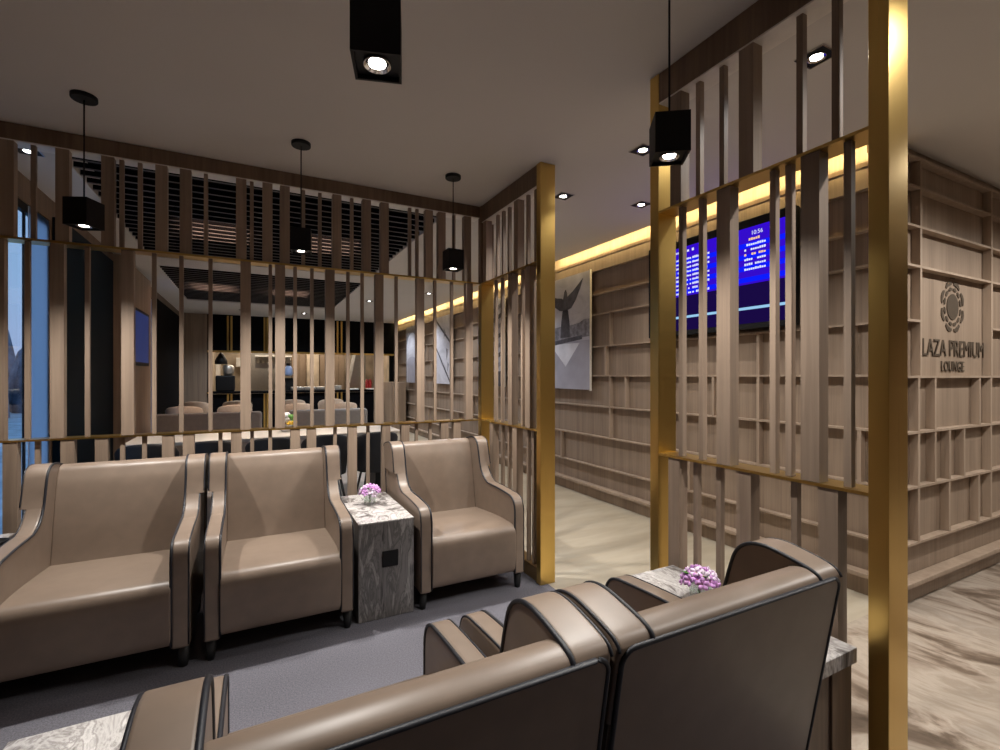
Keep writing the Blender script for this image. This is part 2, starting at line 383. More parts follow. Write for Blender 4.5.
# ------------------------------------------------------------------ slatted screens
NW, WW = .022, .060
def screen_x(name, label):
    t = thing(name, label, 'partition', (0, YS+.055, 0))
    x0, x1 = XL+.003, XS-.004
    B().box(x0, x1, YS, YS+.11, 2.640, CH-.002).build('header', M['wood_dark'], t, bevel=.002, seg=1)
    B().box(x0, x1, YS+.002, YS+.108, 2.634, 2.6395).build('lit_soffit', M['white_top'], t)  # pale plate added under the header, paints its lit underside
    B().box(x0, x1, YS, YS+.11, 2.098, 2.110).build('rail', M['brass'], t)
    B().box(x0, x1, YS, YS+.11, .988, .998).build('rail', M['brass'], t)
    B().box(x0, x1, YS+.01, YS+.10, 0.001, .09).build('base_rail', M['brass_dark'], t)
    top = [(0, 12.5), (31.2, 35), (55.5, 68.8), (101.6, 113.6), (119.5, 123.6), (138, 142), (155.5, 167), (180, 191), (204, 207.7), (236, 246.4), (250, 253.6), (263, 272), (280.3, 289.6), (301.6, 305.3), (318.4, 321.6), (332.5, 341.6), (350.4, 353.6), (362.4, 371.2), (380.8, 388.8), (408.5, 411.5), (415.7, 418.9), (425.3, 433.3), (438.4, 445.8), (452.5, 456), (464, 471.6)]
    mid = [(-10, 2.6), (24.8, 29.3), (49.6, 64), (84.8, 89.5), (121.3, 133.6), (152, 156), (179.2, 183.4), (208.3, 212.5), (240.8, 250.4), (268.8, 272), (275.5, 284.8), (293.6, 296.8), (310.4, 313.6), (325.6, 334.7), (346.4, 349.8), (360.8, 364), (374.9, 384), (394.9, 398), (416.5, 424.8), (433.6, 436.8), (450.4, 453.6), (465.6, 473.4)]
    low = [(-22, -17), (2.9, 16.8), (35, 39.5), (60.5, 74.0), (95.2, 107.5), (120, 124.6), (142, 146.5), (162, 173.6), (183, 194.0), (218.4, 222.4), (231, 241.6), (250.4, 254.0), (268.5, 272), (290.4, 300), (307, 316.3), (333.6, 336.8), (348.2, 357.2), (366.4, 370), (382, 390.7), (401, 410), (415, 418.4), (428.8, 432), (441, 448.6), (453.6, 460.9)]
    for tier, z0, z1 in ((top, 2.111, 2.6335), (mid, .999, 2.0975), (low, .091, .987)):
        for a, c in tier:
            wide = (c-a) > 6
            off = .004 if wide else .022
            xc = (X_at(a, YS+off)+X_at(c, YS+off))/2
            w, d = (WW, .050) if wide else (NW, .024)
            B().box(xc-w/2, xc+w/2, YS+off, YS+off+d, z0, z1).build('slat', M['wood'], t)
    return t
screen_x('slatted_screen', 'long oak slatted partition behind the row of three armchairs')

def screen_y(label, y0, y1, top, mid, low, posts):
    t = thing('slatted_screen', label, 'partition', (XS+.055, (y0+y1)/2, 0))
    X = XS
    B().box(X+.002, X+.108, y0, y1, 2.597, CH-.002).build('header', M['wood_dark'], t, bevel=.002, seg=1)
    B().box(X+.004, X+.106, y0, y1, 2.591, 2.5965).build('lit_soffit', M['white_top'], t)  # pale plate painting the lit header underside
    B().box(X+.002, X+.110, y0, y1, 2.093, 2.103).build('rail', M['brass'], t)
    B().box(X+.002, X+.110, y0, y1, .988, .998).build('rail', M['brass'], t)
    B().box(X+.01, X+.10, y0, y1, 0.001, .09).build('base_rail', M['brass_dark'], t)
    for (p0, p1, z1) in posts:
        B().box(X, X+.112, p0, p1, 0.001, z1).build('post', M['brass'], t, bevel=.0015, seg=1)
    for tier, z0, z1 in ((top, 2.104, 2.5905), (mid, .999, 2.092), (low, .091, .987)):
        for a, c, k in tier:
            off = .006 if k == 'w' else .024
            yc = (Y_at(a, X+off)+Y_at(c, X+off))/2
            w, d = (WW, .052) if k == 'w' else (NW, .024)
            B().box(X+off, X+off+d, yc-w/2, yc+w/2, z0, z1).build('slat', M['wood'], t)
    return t
W_, N_ = 'w', 'n'
screen_y('short oak slatted partition with brass end post right of the back armchairs', 2.655, 3.526,
    [(482.5, 486.5, W_), (496, 497.4, N_), (501.8, 503.2, N_), (507.6, 509, N_), (514, 517.6, W_), (526, 527.8, N_), (534, 536, N_)],
    [(494.2, 495.6, N_), (500.6, 502, N_), (508, 511.6, W_), (520.8, 522.3, N_), (525.5, 529.5, W_)],
    [(489.5, 493, W_), (501, 502.4, N_), (507.5, 509, N_), (512.7, 516.4, W_), (526.6, 528.2, N_), (532, 533.8, N_)],
    [(2.605, 2.655, CH-.001), (3.50, 3.56, 2.0925)])
struct(B().box(XS, XS+.112, 3.50, 3.56, 2.1035, CH-.001).build('trim_1', M['wood_dark']))
screen_y('tall oak slatted partition between two brass posts beside the near marble table', .765, 1.600,
    [(671, 680, W_), (696, 700, N_), (720, 723.4, N_), (739, 753, W_), (796.8, 802.3, N_), (832, 838.5, N_)],
    [(679, 682.4, N_), (699.3, 702.5, N_), (716.7, 729.7, W_), (769.6, 775.6, N_), (785.4, 791.4, N_), (801.8, 818, W_), (844, 850.8, N_)],
    [(668.3, 679, W_), (693, 698, N_), (716, 720.6, N_), (736.4, 750.6, W_), (791, 797, N_), (818.6, 837.4, W_)],
    [(1.600, 1.652, CH-.001), (.712, .765, CH-.001)])

# ------------------------------------------------------------------ built-in shelving on the right wall
TH = .014
def shelf_y():    # on the wall X = XW, shelves run along Y, front edge at 3.33
    xf, xb = 3.33, XW-.001
    t = thing('wall_shelving', 'long shallow oak grid shelving under the glowing cove with the murals', 'shelving', (XW-.02, 5, 0))
    y0, y1 = 1.385, YK-.1
    B().box(3.352, xb, y0, y1, 0.002, .12).build('plinth', M['wood_shelf'], t)
    B().box(3.300, xb, y0, y1, .12, .148).build('ledge', M['wood_lit'], t, bevel=.003, seg=1)
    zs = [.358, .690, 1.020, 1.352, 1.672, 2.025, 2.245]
    for z in zs: B().box(xf, xb, y0, y1, z-TH/2, z+TH/2).build('shelf', M['wood_lit'], t)
    B().box(3.322, xb, y0, y1, 2.63, 2.66).build('cornice_shade', M['wood_dark'], t)  # dark wood tone paints the shaded band below the cove
    B().box(3.327, xb, y0, y1, 2.497, 2.6295).build('fascia', M['wood_shelf'], t)
    rows = {0: [4.82, 2.9, 6.4, 8.1, 9.8, 1.8], 1: [3.93, 2.267, 5.6, 7.5, 9.3, 1.6], 2: [3.93, 3.69, 2.658, 2.267, 5.9, 7.75, 10.0], 3: [2.267, 3.1, 4.0, 5.75, 7.7, 9.6, 1.638], 4: [3.93, 5.4, 7.6, 9.9], 6: []}
    for k, ys in rows.items():
        for y in ys:
            B().box(xf+.002, xb, y-.011, y+.011, zs[k]+TH/2, zs[k+1]-TH/2 if k+1 < len(zs) else 2.494).build('divider', M['wood_lit'], t)
    return t
shelf_y()
t = thing('wall_shelving', 'shallow oak grid shelving around the bronze lounge logo at the right edge', 'shelving', (4.6, YW-.02, 0))
yf, yb = 1.382, YW-.001
B().box(3.352, 7.0, 1.404, yb, 0.002, .12).build('plinth', M['wood_shelf'], t)
B().box(3.300, 7.0, 1.352, yb, .12, .148).build('ledge', M['wood_lit'], t, bevel=.003, seg=1)
for z in (.352, .685, 1.012, 1.345, 2.007, 2.245, 2.480): B().box(3.335, 7.0, yf, yb, z-TH/2, z+TH/2).build('shelf', M['wood_lit'], t)
B().box(3.335, 7.0, yf, yb, 2.645, 2.662).build('shelf', M['wood_lit'], t)
B().box(3.335, 3.56, yf, yb, 1.673, 1.687).build('shelf', M['wood_lit'], t)
B().box(4.60, 5.60, yf, yb, 1.673, 1.687).build('shelf', M['wood_lit'], t)
rows = [(.359, .678, (3.536, 3.94, 4.38, 4.58, 5.0, 5.6, 6.2)), (.692, 1.005, (3.536, 3.747, 3.944, 4.155, 4.58, 5.2, 5.6)), (1.019, 1.338, (3.536, 3.747, 4.394, 4.58, 5.3, 5.7)),
        (1.352, 2.0, (3.561, 4.591, 5.6)), (2.014, 2.238, (3.561, 4.591, 5.6)), (2.252, 2.473, (3.561, 4.591, 5.6)), (2.487, 2.645, (3.561, 4.591, 5.6))]
for z0, z1, xs in rows:
    for x in xs: B().box(x, x+.022, yf+.001, yb, z0, z1).build('divider', M['wood_lit'], t)

# logo on the right wall
LX = X_at(952, YW)
t = thing('wall_logo', 'bronze round emblem and lounge lettering mounted on the oak panel', 'sign', (LX, YW, 1.7))
def text(body, size, x, z, name, mat, parent, y=None, rot=(PI/2, 0, 0), ext=.003, sx=1., pos=None, align='CENTER'):
    cu = bpy.data.curves.new(name, 'FONT'); cu.body = body; cu.size = size; cu.extrude = ext; cu.align_x = align; cu.align_y = 'CENTER'
    cu.materials.append(mat)
    o = bpy.data.objects.new(name, cu); col.objects.link(o); o.parent = parent
    p = pos if pos else (x, y, z)
    bpy.context.view_layer.update()
    me = bpy.data.meshes.new_from_object(o.evaluated_get(bpy.context.evaluated_depsgraph_get()))
    bpy.data.objects.remove(o)
    o = bpy.data.objects.new(name, me); col.objects.link(o); o.parent = parent
    o.location = Vector(p)-Vector(parent['_w']); o.rotation_euler = rot; o.scale = (sx, 1, 1)
    return o
zl = lambda py, px=952: 1.35+(376-py)*(YW/(CA-SA*(px-500)/F))/F
text('PLAZA PREMIUM', .155, LX+.0, zl(349.5), 'lettering', M['logo'], t, y=YW-.004, sx=.86)
text('LOUNGE', .098, LX-.0, zl(367), 'lettering', M['logo'], t, y=YW-.004, sx=.86)
cz = zl(307); R = .165
b = B()
n = 8
for i in range(n):       # outer leaf segments
    a0 = 2*PI*i/n+.10; a1 = 2*PI*(i+1)/n-.10
    pts = []
    for k in range(7):
        a = a0+(a1-a0)*k/6; rr = R*(.97+.09*math.sin(PI*k/6)); pts.append((LX+rr*math.sin(a), cz+rr*math.cos(a)))
    for k in range(6, -1, -1):
        a = a0+(a1-a0)*k/6; rr = R*(.88+.0*math.sin(PI*k/6)); pts.append((LX+rr*math.sin(a), cz+rr*math.cos(a)))
    b.prism(pts, YW-.005, YW-.0005, 'y')
for i in range(12):
    a0 = 2*PI*i/12+.06; a1 = 2*PI*(i+1)/12-.06
    pts = [(LX+rr*math.sin(a), cz+rr*math.cos(a)) for a, rr in ((a0, .74*R), ((a0+a1)/2, .79*R), (a1, .74*R), (a1-.05, .65*R), (a0+.05, .65*R))]
    b.prism(pts, YW-.005, YW-.0005, 'y')
b.prism([(LX+.50*R*math.sin(2*PI*k/28), cz+.52*R*math.cos(2*PI*k/28)) for k in range(28)], YW-.005, YW-.0005, 'y')
b.prism([(LX-.035, cz+R*1.12), (LX-.012, cz+R*1.28), (LX+.012, cz+R*1.28), (LX+.035, cz+R*1.12)], YW-.005, YW-.0005, 'y')
b.build('emblem', M['logo'], t)

# ------------------------------------------------------------------ murals
def mural(y0, label, kind):
    w = .90; y1 = y0+w; xf = 3.297; z0, z1 = 1.198, 2.520
    t = thing('wall_mural', label, 'mural', (XW-.05, (y0+y1)/2, z0))
    B().box(xf+.002, 3.322, y0, y1, z0, z1).build('canvas', M['print_sky'], t)
    B().box(xf+.001, 3.323, y0-.008, y0, z0-.01, z1+.01).build('edge_trim', M['white_top'], t)
    P = lambda u, v: (y0+u*w, z0+v*(z1-z0))      # u from the near side, v up
    def poly(pts, m, nm, lift=0.):
        B().prism([P(*q) for q in pts], xf-.0005-lift, xf+.0025, 'x').build(nm, M[m], t)
    if kind == 'angel':
        poly([(0, 0), (1, 0), (1, .42), (0, .42)], 'print_grey', 'printed_water')
        poly([(.20, .40), (.50, .405), (.85, .40), (.50, .20)], 'print_light', 'printed_reflection', .0004)
        poly([(0, .45), (1, .42), (1, .56), (.85, .55), (.7, .56), (.55, .565), (.35, .565), (.2, .575), (.1, .60), (0, .595)], 'print_mid', 'printed_skyline', .0004)
        poly([(.15, .43), (1, .385), (1, .425), (.15, .465)], 'print_dark', 'printed_quay', .0008)
        poly([(.40, .46), (.62, .46), (.60, .60), (.57, .70), (.45, .70), (.42, .60)], 'print_dark', 'printed_pedestal', .0012)
        poly([(.46, .69), (.56, .69), (.565, .79), (.53, .87), (.50, .89), (.475, .86), (.45, .79)], 'print_dark', 'printed_statue', .0012)
        poly([(.49, .70), (.38, .715), (.28, .78), (.19, .87), (.13, .95), (.22, .91), (.34, .86), (.44, .83), (.50, .80)], 'print_dark', 'printed_wing', .0010)
        poly([(.54, .70), (.64, .71), (.78, .76), (.90, .83), (.98, .90), (.84, .86), (.70, .83), (.60, .82), (.54, .80)], 'print_dark', 'printed_wing', .0010)
    elif kind == 'stripes':
        for i in range(7):
            z = .25+i*.11
            poly([(0, z), (1, z-.18), (1, z-.13), (0, z+.05)], 'print_dark' if i % 2 else 'print_mid', 'printed_stripe', .0004)
        poly([(0, 0), (1, 0), (1, .12), (0, .18)], 'print_dark', 'printed_base', .0008)
    elif kind == 'cables':
        poly([(0, .02), (.04, .0), (1, .58), (1, .62)], 'print_dark', 'printed_cable', .0004)
        poly([(0, .60), (.0, .56), (1, .98), (1, 1.0), (.95, 1.)], 'print_dark', 'printed_cable', .0004)
        poly([(.15, .50), (.25, .34), (.28, .52)], 'print_mid', 'printed_cabin', .0004)
        poly([(.30, .75), (.42, .66), (.42, .82)], 'print_mid', 'printed_cabin', .0004)
        poly([(.1, .28), (.2, .18), (.2, .32)], 'print_mid', 'printed_cabin', .0004)
    else:
        arch = [(.05+.9*(.5-.5*math.cos(PI*k/14)), .62+.26*math.sin(PI*k/14)) for k in range(15)]
        poly([(.95, 0), (1, 0), (1, 1), (0, 1), (0, 0), (.05, 0)]+arch, 'print_mid', 'printed_arch', .0004)
        poly([(.12, 0), (.88, 0)]+[(.5+.38*math.cos(PI*k/12), .36+.1*math.sin(PI*k/12)) for k in range(13)], 'print_grey', 'printed_doorway', .0004)
    return t
mural(4.22, 'grey photo mural of a winged statue over water, nearest the brass post', 'angel')
mural(6.25, 'grey photo mural of slanting stripes behind the short slatted partition', 'stripes')
mural(8.37, 'pale photo mural with dark diagonal cables, third along the shelf wall', 'cables')
mural(10.40, 'pale photo mural of an arched doorway, farthest along the shelf wall', 'arch')

# ------------------------------------------------------------------ televisions
def bars(b, y, z, w, h, dx, n):      # a row of unreadable characters on the flight board: n small blocks along -Y
    for i in range(n):
        if random.random() < .12: continue
        ww = w/n
        hh = h*random.uniform(.7, 1.)
        b.box(dx, dx+.0008, y-(i+1)*ww+ww*.2, y-i*ww, z, z+hh)
t = thing('television', 'wall mounted flight information screen glowing blue behind the right partition', 'television', (3.33, 2.65, 1.69))
YT0, YT1 = 1.955, 3.30
B().box(3.262, 3.325, YT0, YT1, 1.700, 2.515).build('housing', M['black'], t, bevel=.004, seg=1)
xs = 3.2615
S = [None]
B().box(xs-.0005, xs, YT0+.055, YT1-.03, 2.030, 2.450).build('display', M['screen_blue'], t)
B().box(xs-.0005, xs, YT0+.055, YT1-.03, 1.862, 2.030).build('display_footer', M['screen_navy'], t)
B().box(xs-.0005, xs, YT0+.055, YT1-.03, 1.740, 1.842).build('display_footer', M['screen_navy'], t)
B().box(xs-.0006, xs, YT0+.055, YT1-.03, 1.842, 1.862).build('footer_line', M['screen_cyan'], t)
b = B()
for z in (2.045, 2.13, 2.215, 2.30): b.box(xs-.0009, xs-.0004, YT0+.055, YT1-.03, z, z+.038)
b.build('display_band', M['screen_blue_light'], t)
b = B(); d = xs-.0018
for r in range(9):
    z = 2.335-r*.036
    bars(b, 3.02, z, .10, .019, d, 6); bars(b, 2.86, z, .05, .017, d, 3); bars(b, 2.80, z, .17, .019, d, 9)
for r in range(7):
    if r in (0, 3): continue
    bars(b, 2.325, 2.35-r*.036, .17, .017, d, 10)
bars(b, 2.98, 2.40, .20, .022, d, 8)
b.build('display_text', M['screen_text'], t)['kind'] = 'stuff'
b = B(); bars(b, 2.29, 2.352, .09, .019, d, 5); bars(b, 2.325, 2.242, .17, .016, d, 9); b.build('display_text_amber', M['screen_orange'], t)
text('10:56', .042, 0, 0, 'display_clock', M['screen_text'], t, rot=(PI/2, 0, -PI/2), ext=.0002, pos=(d, 2.225, 2.402))
b = B()
for r in range(9): b.box(d, d+.0008, 3.10, 3.17, 2.335-r*.036, 2.362-r*.036)
b.build('airline_chips', M['white'], t)
b = B(); b.box(d-.0004, d, 3.10, 3.17, 2.225, 2.252); b.box(d-.0004, d, 3.10, 3.17, 2.153, 2.18); b.build('airline_chips_red', M['screen_red'], t)
t = thing('television', 'small screen on the oak column of the left wall behind the slats', 'television', (XL+.16, 7.25, 1.48))
B().box(XL+.1205, XL+.17, 6.71, 7.80, 1.48, 2.165).build('housing', M['black'], t, bevel=.004, seg=1)
B().box(XL+.17, XL+.1712, 6.76, 7.76, 1.52, 2.13).build('display', plain('screen_dim_blue', (.02, .05, .2), emit=(.04, .10, .5), es=.15), t)

# ------------------------------------------------------------------ armchairs
def arm_profile():
    top = [(0.0, .42), (0.002, .50), (.018, .555), (.055, .583), (.12, .592), (.25, .600), (.36, .603), (.40, .606), (.46, .633), (.507, .684), (.532, .742), (.550, .805), (.570, .858), (.605, .888), (.655, .897), (.72, .888), (.782, .872), (.800, .852)]
    return smooth_line(top, 4)
def make_chair():
    t = thing('armchair', 'x', 'armchair', (0, 0, 0), 'taupe leather lounge armchairs')
    y = lambda d: d-.40
    prof = [(y(d), z) for d, z in arm_profile()]
    for s in (-1, 1):
        xo, xi = s*.343, s*.272
        k = next(q for q in range(len(prof)) if prof[q][1] > .70)
        f_ = (.70-prof[k-1][1])/(prof[k][1]-prof[k-1][1]); yc = prof[k-1][0]+f_*(prof[k][0]-prof[k-1][0])
        lo = [(y(.662), .10), (y(0), .10), (y(0), .26)]+prof[:k]+[(yc, .70), (y(.772), .70)]
        hi = [(yc, .70)]+prof[k:]+[(y(.798), .84), (y(.772), .70)]
        a = B().prism(lo, min(xo, xi), max(xo, xi), 'x').build('arm', M['leather'], t, bevel=.015, seg=4, angle=45, joint=.70)
        cx0, cx1 = sorted((xi, s*.360))
        B().prism(hi, cx0, cx1, 'x').build('wing', M['leather'], t, bevel=.015, seg=4, angle=45, joint=.70)
        path = [(y(-.001), .115), (y(-.001), .25)]+[(p[0], p[1]) for p in prof]
        for xx, pr in ((xi+s*.002, .0055), (xo-s*.005, .0035)):
            pts = []
            for k, (py, pz) in enumerate(path):
                pts.append((xx, py+(.003 if pz < .5 else .001), pz-(.003 if pz > .5 else 0)))
            if pr < .005:
                pts = [((s*.357 if pz > .70 else px_), py, pz) for px_, py, pz in pts]
                B().tube([p for p in pts if p[2] < .70], pr, 8).build('piping', M['piping'], a)
                pts = [p for p in pts if p[2] > .70]
            B().tube(pts, pr, 8).build('piping', M['piping'], a)
    # seat
    sp = smooth_line([(y(.008), .12), (y(-.008), .16), (y(-.016), .30), (y(-.013), .365), (y(.010), .402), (y(.06), .415), (y(.2), .415), (y(.40), .402), (y(.60), .385)], 4)
    B().prism(sp+[(y(.60), .12)], -.274, .274, 'x').build('seat', M['leather'], t, bevel=.014, seg=3, angle=50)
    # back
    bp = smooth_line([(y(.575), .34), (y(.60), .42), (y(.635), .60), (y(.672), .76), (y(.697), .825), (y(.718), .861), (y(.757), .875), (y(.790), .866), (y(.801), .852)], 4)
    bk = B().prism(bp+[(y(.799), .84), (y(.700), .30)], -.274, .274, 'x').build('back', M['leather'], t, bevel=.008, seg=2, angle=50)
    # rear panel, leaning back, with rounded upper corners
    def R_(x, z, o=0.): # point on the rear plane
        return (x, y(.668+(z-.10)*.127/.75)+o, z)
    hw, zt, rc = .350, .852, .030
    out = [(-hw, .11), (-hw, zt-rc)]+[(-hw+rc-rc*math.cos(PI/2*k/6), zt-rc+rc*math.sin(PI/2*k/6)) for k in range(1, 7)]
    out += [(-p[0], p[1]) for p in reversed(out)]
    b = B()
    A = [b.bm.verts.new(R_(x, z, -.012)) for x, z in out]; C = [b.bm.verts.new(R_(x, z, .008)) for x, z in out]
    n = len(out)
    for i in range(n): b.bm.faces.new((A[i], A[(i+1) % n], C[(i+1) % n], C[i]))
    b.bm.faces.new(A[::-1]); b.bm.faces.new(C)
    rp = b.build('rear_panel', M['leather'], t, bevel=.006, seg=2, angle=50)
    B().tube([R_(x, z, .006) for x, z in out], .0052, 8).build('piping', M['piping'], rp)
    for sx in (-1, 1):
        for yy in (y(.045), y(.61)):
            B().lathe([(.017, 0.001), (.021, .03), (.026, .115)], c=(sx*.315, yy), n=12).build('leg', M['leg'], t)
    return t
ch = make_chair()
# back row faces the camera; its front edges stand at Y = 2.62
G = 'taupe leather lounge armchairs'
def place(o, x, y, r, lab): o.location = (x, y, 0); o.rotation_euler = (0, 0, r); o['label'] = lab; o['group'] = G
place(ch, -.625, 3.01, 0, 'taupe leather armchair with dark piping, leftmost of the back row')
dup(ch, (.136, 3.01, 0), 0, 'taupe leather armchair in the middle of the back row, left of the marble table', G)
dup(ch, (1.190, 3.02, 0), 0, 'taupe leather armchair right of the marble table, next to the brass post', G)
dup(ch, (.213, 1.065, 0), PI, 'taupe leather armchair seen from behind at the bottom centre, nearest the viewer', G)
dup(ch, (.945, 1.065, 0), PI, 'taupe leather armchair seen from behind at bottom right, beside the near marble table', G)

ch.scale = (1.07, 1, 1)

# ------------------------------------------------------------------ side tables
def marble_cube(x0, x1, y0, y1, label):
    t = thing('side_table', label, 'side table', ((x0+x1)/2, (y0+y1)/2, 0), 'marble side tables')
    B().box(x0, x1, y0, y1, .534, .543).build('table_top', M['marble_table'], t, bevel=.003, seg=2)
    B().box(x0+.001, x1-.001, y0+.001, y1-.001, .002, .5338).build('body', M['marble_side'], t, bevel=.002, seg=1)
    xc = x0+.56*(x1-x0)
    B().box(xc-.045, xc+.045, y0-.006, y0+.002, .285, .375).build('power_socket', M['black'], t, bevel=.003, seg=1)
    return t
marble_cube(.508, .820, 2.655, 3.33, 'grey marble side table with black socket plate between two back armchairs')
marble_cube(-1.36, -1.022, 2.655, 3.33, 'marble side table at the left edge beside the leftmost back armchair')
def slab_table(x0, x1, y0, y1, label):
    t = thing('side_table', label, 'side table', ((x0+x1)/2, (y0+y1)/2, 0), 'marble side tables')
    B().box(x0, x1, y0, y1, .482, .528).build('table_top', M['marble_table'], t, bevel=.003, seg=2)
    B().box(x0+.01, x1-.012, y0+.02, y1-.02, .002, .482).build('body', M['wood'], t)
    B().box(x1-.11, x1-.008, y0+.012, y0+.022, .002, .481).build('corner_panel', M['wood_dark'], t)
    return t
slab_table(1.312, 1.625, .785, 1.50, 'marble topped side table right of the near armchairs, beside the partition')
slab_table(-.49, -.165, .80, 1.462, 'marble topped side table at the bottom left corner, beside the nearest armchair')
tag(B().lathe([(.03, .544), (.045, .547), (.05, .565), (.044, .566), (.036, .552), (.0, .550)], c=(-1.09, 3.12), n=24).build('black_bowl', M['black']), 'small black bowl on the marble table at the left edge', 'bowl')

# ------------------------------------------------------------------ flower vases
def flower_vase(x, y, z, label, R0=.049, seed=1):
    rnd = random.Random(seed)
    t = thing('flower_vase', label, 'vase', (x, y, z), 'purple flowers in glass tumblers')
    h = .068
    B().lathe([(.033, z+.001), (.035, z+.004), (.040, z+h), (.038, z+h), (.033, z+.008), (.001, z+.007)], c=(x, y), n=28).build('glass', M['water_glass'], t)
    b = B()
    for i in range(9):
        a = rnd.random()*2*PI; r = rnd.random()*.012
        b.tube([(x+r*math.cos(a), y+r*math.sin(a), z+.009), (x-r*.6*math.cos(a), y-r*.6*math.sin(a), z+.04), (x+.02*math.cos(a+.5), y+.02*math.sin(a+.5), z+.085)], .0018, 6)
    b.build('stems', M['stem'], t)
    b = B(); b2 = B(); b3 = B()
    for i in range(24):     # many small five-petal florets over a dome
        u = rnd.random(); a = 2.399*i
        rr = R0*1.15*math.sqrt((i+.5)/24); zz = z+h-.012+R0*1.05*math.sqrt(max(0, 1-(rr/(R0*1.22))**2))+rnd.uniform(-.006, .006)
        c = Vector((x+rr*math.cos(a), y+rr*math.sin(a), zz))
        nrm = (c-Vector((x, y, z+h-.005))).normalized()
        q = nrm.to_track_quat('Z', 'Y').to_matrix()
        tgt = b2 if rnd.random() < .42 else b
        for k in range(5):
            an = 2*PI*k/5+u*3
            Rk = q @ Matrix.Rotation(an, 3, 'Z') @ Matrix.Rotation(-.45, 3, 'Y')
            tgt.blob(c+Rk @ Vector((.0135, 0, .001)), .0135, (1.05, .72, .22), 1, Rk)
        b3.blob(c+nrm*.002, .0022, (1, 1, 1), 1)
    b.build('petals', M['purple'], t); b2.build('pale_petals', M['purple_light'], t); b3.build('flower_hearts', M['yellow'], t)
    b = B()
    for k, a in enumerate((.6, 2.6, 4.3)):
        L = .05
        c, s = math.cos(a), math.sin(a)
        p0 = Vector((x+.015*c, y+.015*s, z+h+.012)); p1 = p0+Vector((c*L, s*L, .018+.01*k)); m = (p0+p1)/2+Vector((0, 0, .008)); w = Vector((-s, c, 0))*.012
        vs = [b.bm.verts.new(v) for v in (p0, m-w, p1, m+w)]; vt = [b.bm.verts.new(v.co+Vector((0, 0, .0012))) for v in vs]
        b.bm.faces.new(vs[::-1]); b.bm.faces.new(vt)
        for i in range(4): b.bm.faces.new((vs[i], vs[(i+1) % 4], vt[(i+1) % 4], vt[i]))
    b.build('leaves', M['green'], t)
    return t
flower_vase(.655, 3.05, .5435, 'purple flowers in a glass tumbler on the table between the back armchairs', seed=3)
flower_vase(1.447, 1.209, .5285, 'purple flowers in a glass tumbler on the near marble table', seed=5)

# ------------------------------------------------------------------ pendants
def make_pendant():
    t = thing('pendant_lamp', 'x', 'pendant lamp', (0, 0, 0), 'black box pendant spotlights')
    zt, zb, s = 2.214, 2.082, .056
    B().lathe([(.052, CH-.022), (.054, CH-.019), (.054, CH-.001)], n=32).build('canopy', M['black'], t)
    B().cyl((0, 0), .0035, zt, CH-.022, 10).build('cord', M['black'], t)
    b = B().box(-s, s, -s, s, zb+.012, zt)
    b.box(-s, s, -s, -s+.006, zb, zb+.012); b.box(-s, s, s-.006, s, zb, zb+.012); b.box(-s, -s+.006, -s+.006, s-.006, zb, zb+.012); b.box(s-.006, s, -s+.006, s-.006, zb, zb+.012)
    sh = b.build('shade', M['black'], t)
    B().lathe([(.026, zb+.0119), (.030, zb+.004), (.032, zb+.004), (.032, zb+.0119)], n=28).build('lamp_ring', M['reflector'], sh)
    B().cyl((0, 0), .020, zb+.008, zb+.0118, 24).build('lamp_lens', M['lens'], sh)
    return t
pd = make_pendant()
def put_pendant(o, x, y, lab):
    o.location = (x, y, 0); o['label'] = lab
SPOTS = []
PROT = {0: -25, 1: -8, 2: 0, 3: -17, 4: -35}
pl = [(-.739, 3.03, 'black box pendant lamp over the leftmost back armchair'), (.253, 3.05, 'black box pendant lamp over the middle back armchair'), (1.226, 3.07, 'black box pendant lamp over the back armchair near the corner'),
      (.262, 1.14, 'large black pendant lamp at the top centre, nearest the viewer'), (1.246, 1.165, 'black box pendant lamp beside the right partition on a long cord')]
for i, (x, y, lab) in enumerate(pl):
    o = pd if i == 0 else dup(pd, (x, y, 0), 0, lab, 'black box pendant spotlights')
    put_pendant(o, x, y, lab); o.rotation_euler = (0, 0, math.radians(PROT[i]))
def spot(name, loc, power, angle, blend, color, radius=.02, tilt=(0, 0, 0)):
    l = bpy.data.lights.new(name, 'SPOT'); l.energy = power; l.spot_size = math.radians(angle); l.spot_blend = blend; l.color = color; l.shadow_soft_size = radius
    o = bpy.data.objects.new(name, l); col.objects.link(o); o.location = loc; o.rotation_euler = tilt
    return o
def area(name, loc, sx, sy, power, color, rot):
    l = bpy.data.lights.new(name, 'AREA'); l.shape = 'RECTANGLE'; l.size = sx; l.size_y = sy; l.energy = power; l.color = color
    o = bpy.data.objects.new(name, l); col.objects.link(o); o.location = loc; o.rotation_euler = rot
    return o
WARM = (1., .88, .76); NEUT = (1., .965, .91); COOL = (.82, .90, 1.)
for x, y, _ in pl+[(-.739, 1.14, '')]:
    back = y > 2
    wide = back or x > 1
    spot('pendant_spot', (x, y, 2.07), 100 if back else (72 if x > 1 else (34 if x < 0 else 55)), 125 if wide else 62, 1. if wide else .5, NEUT)

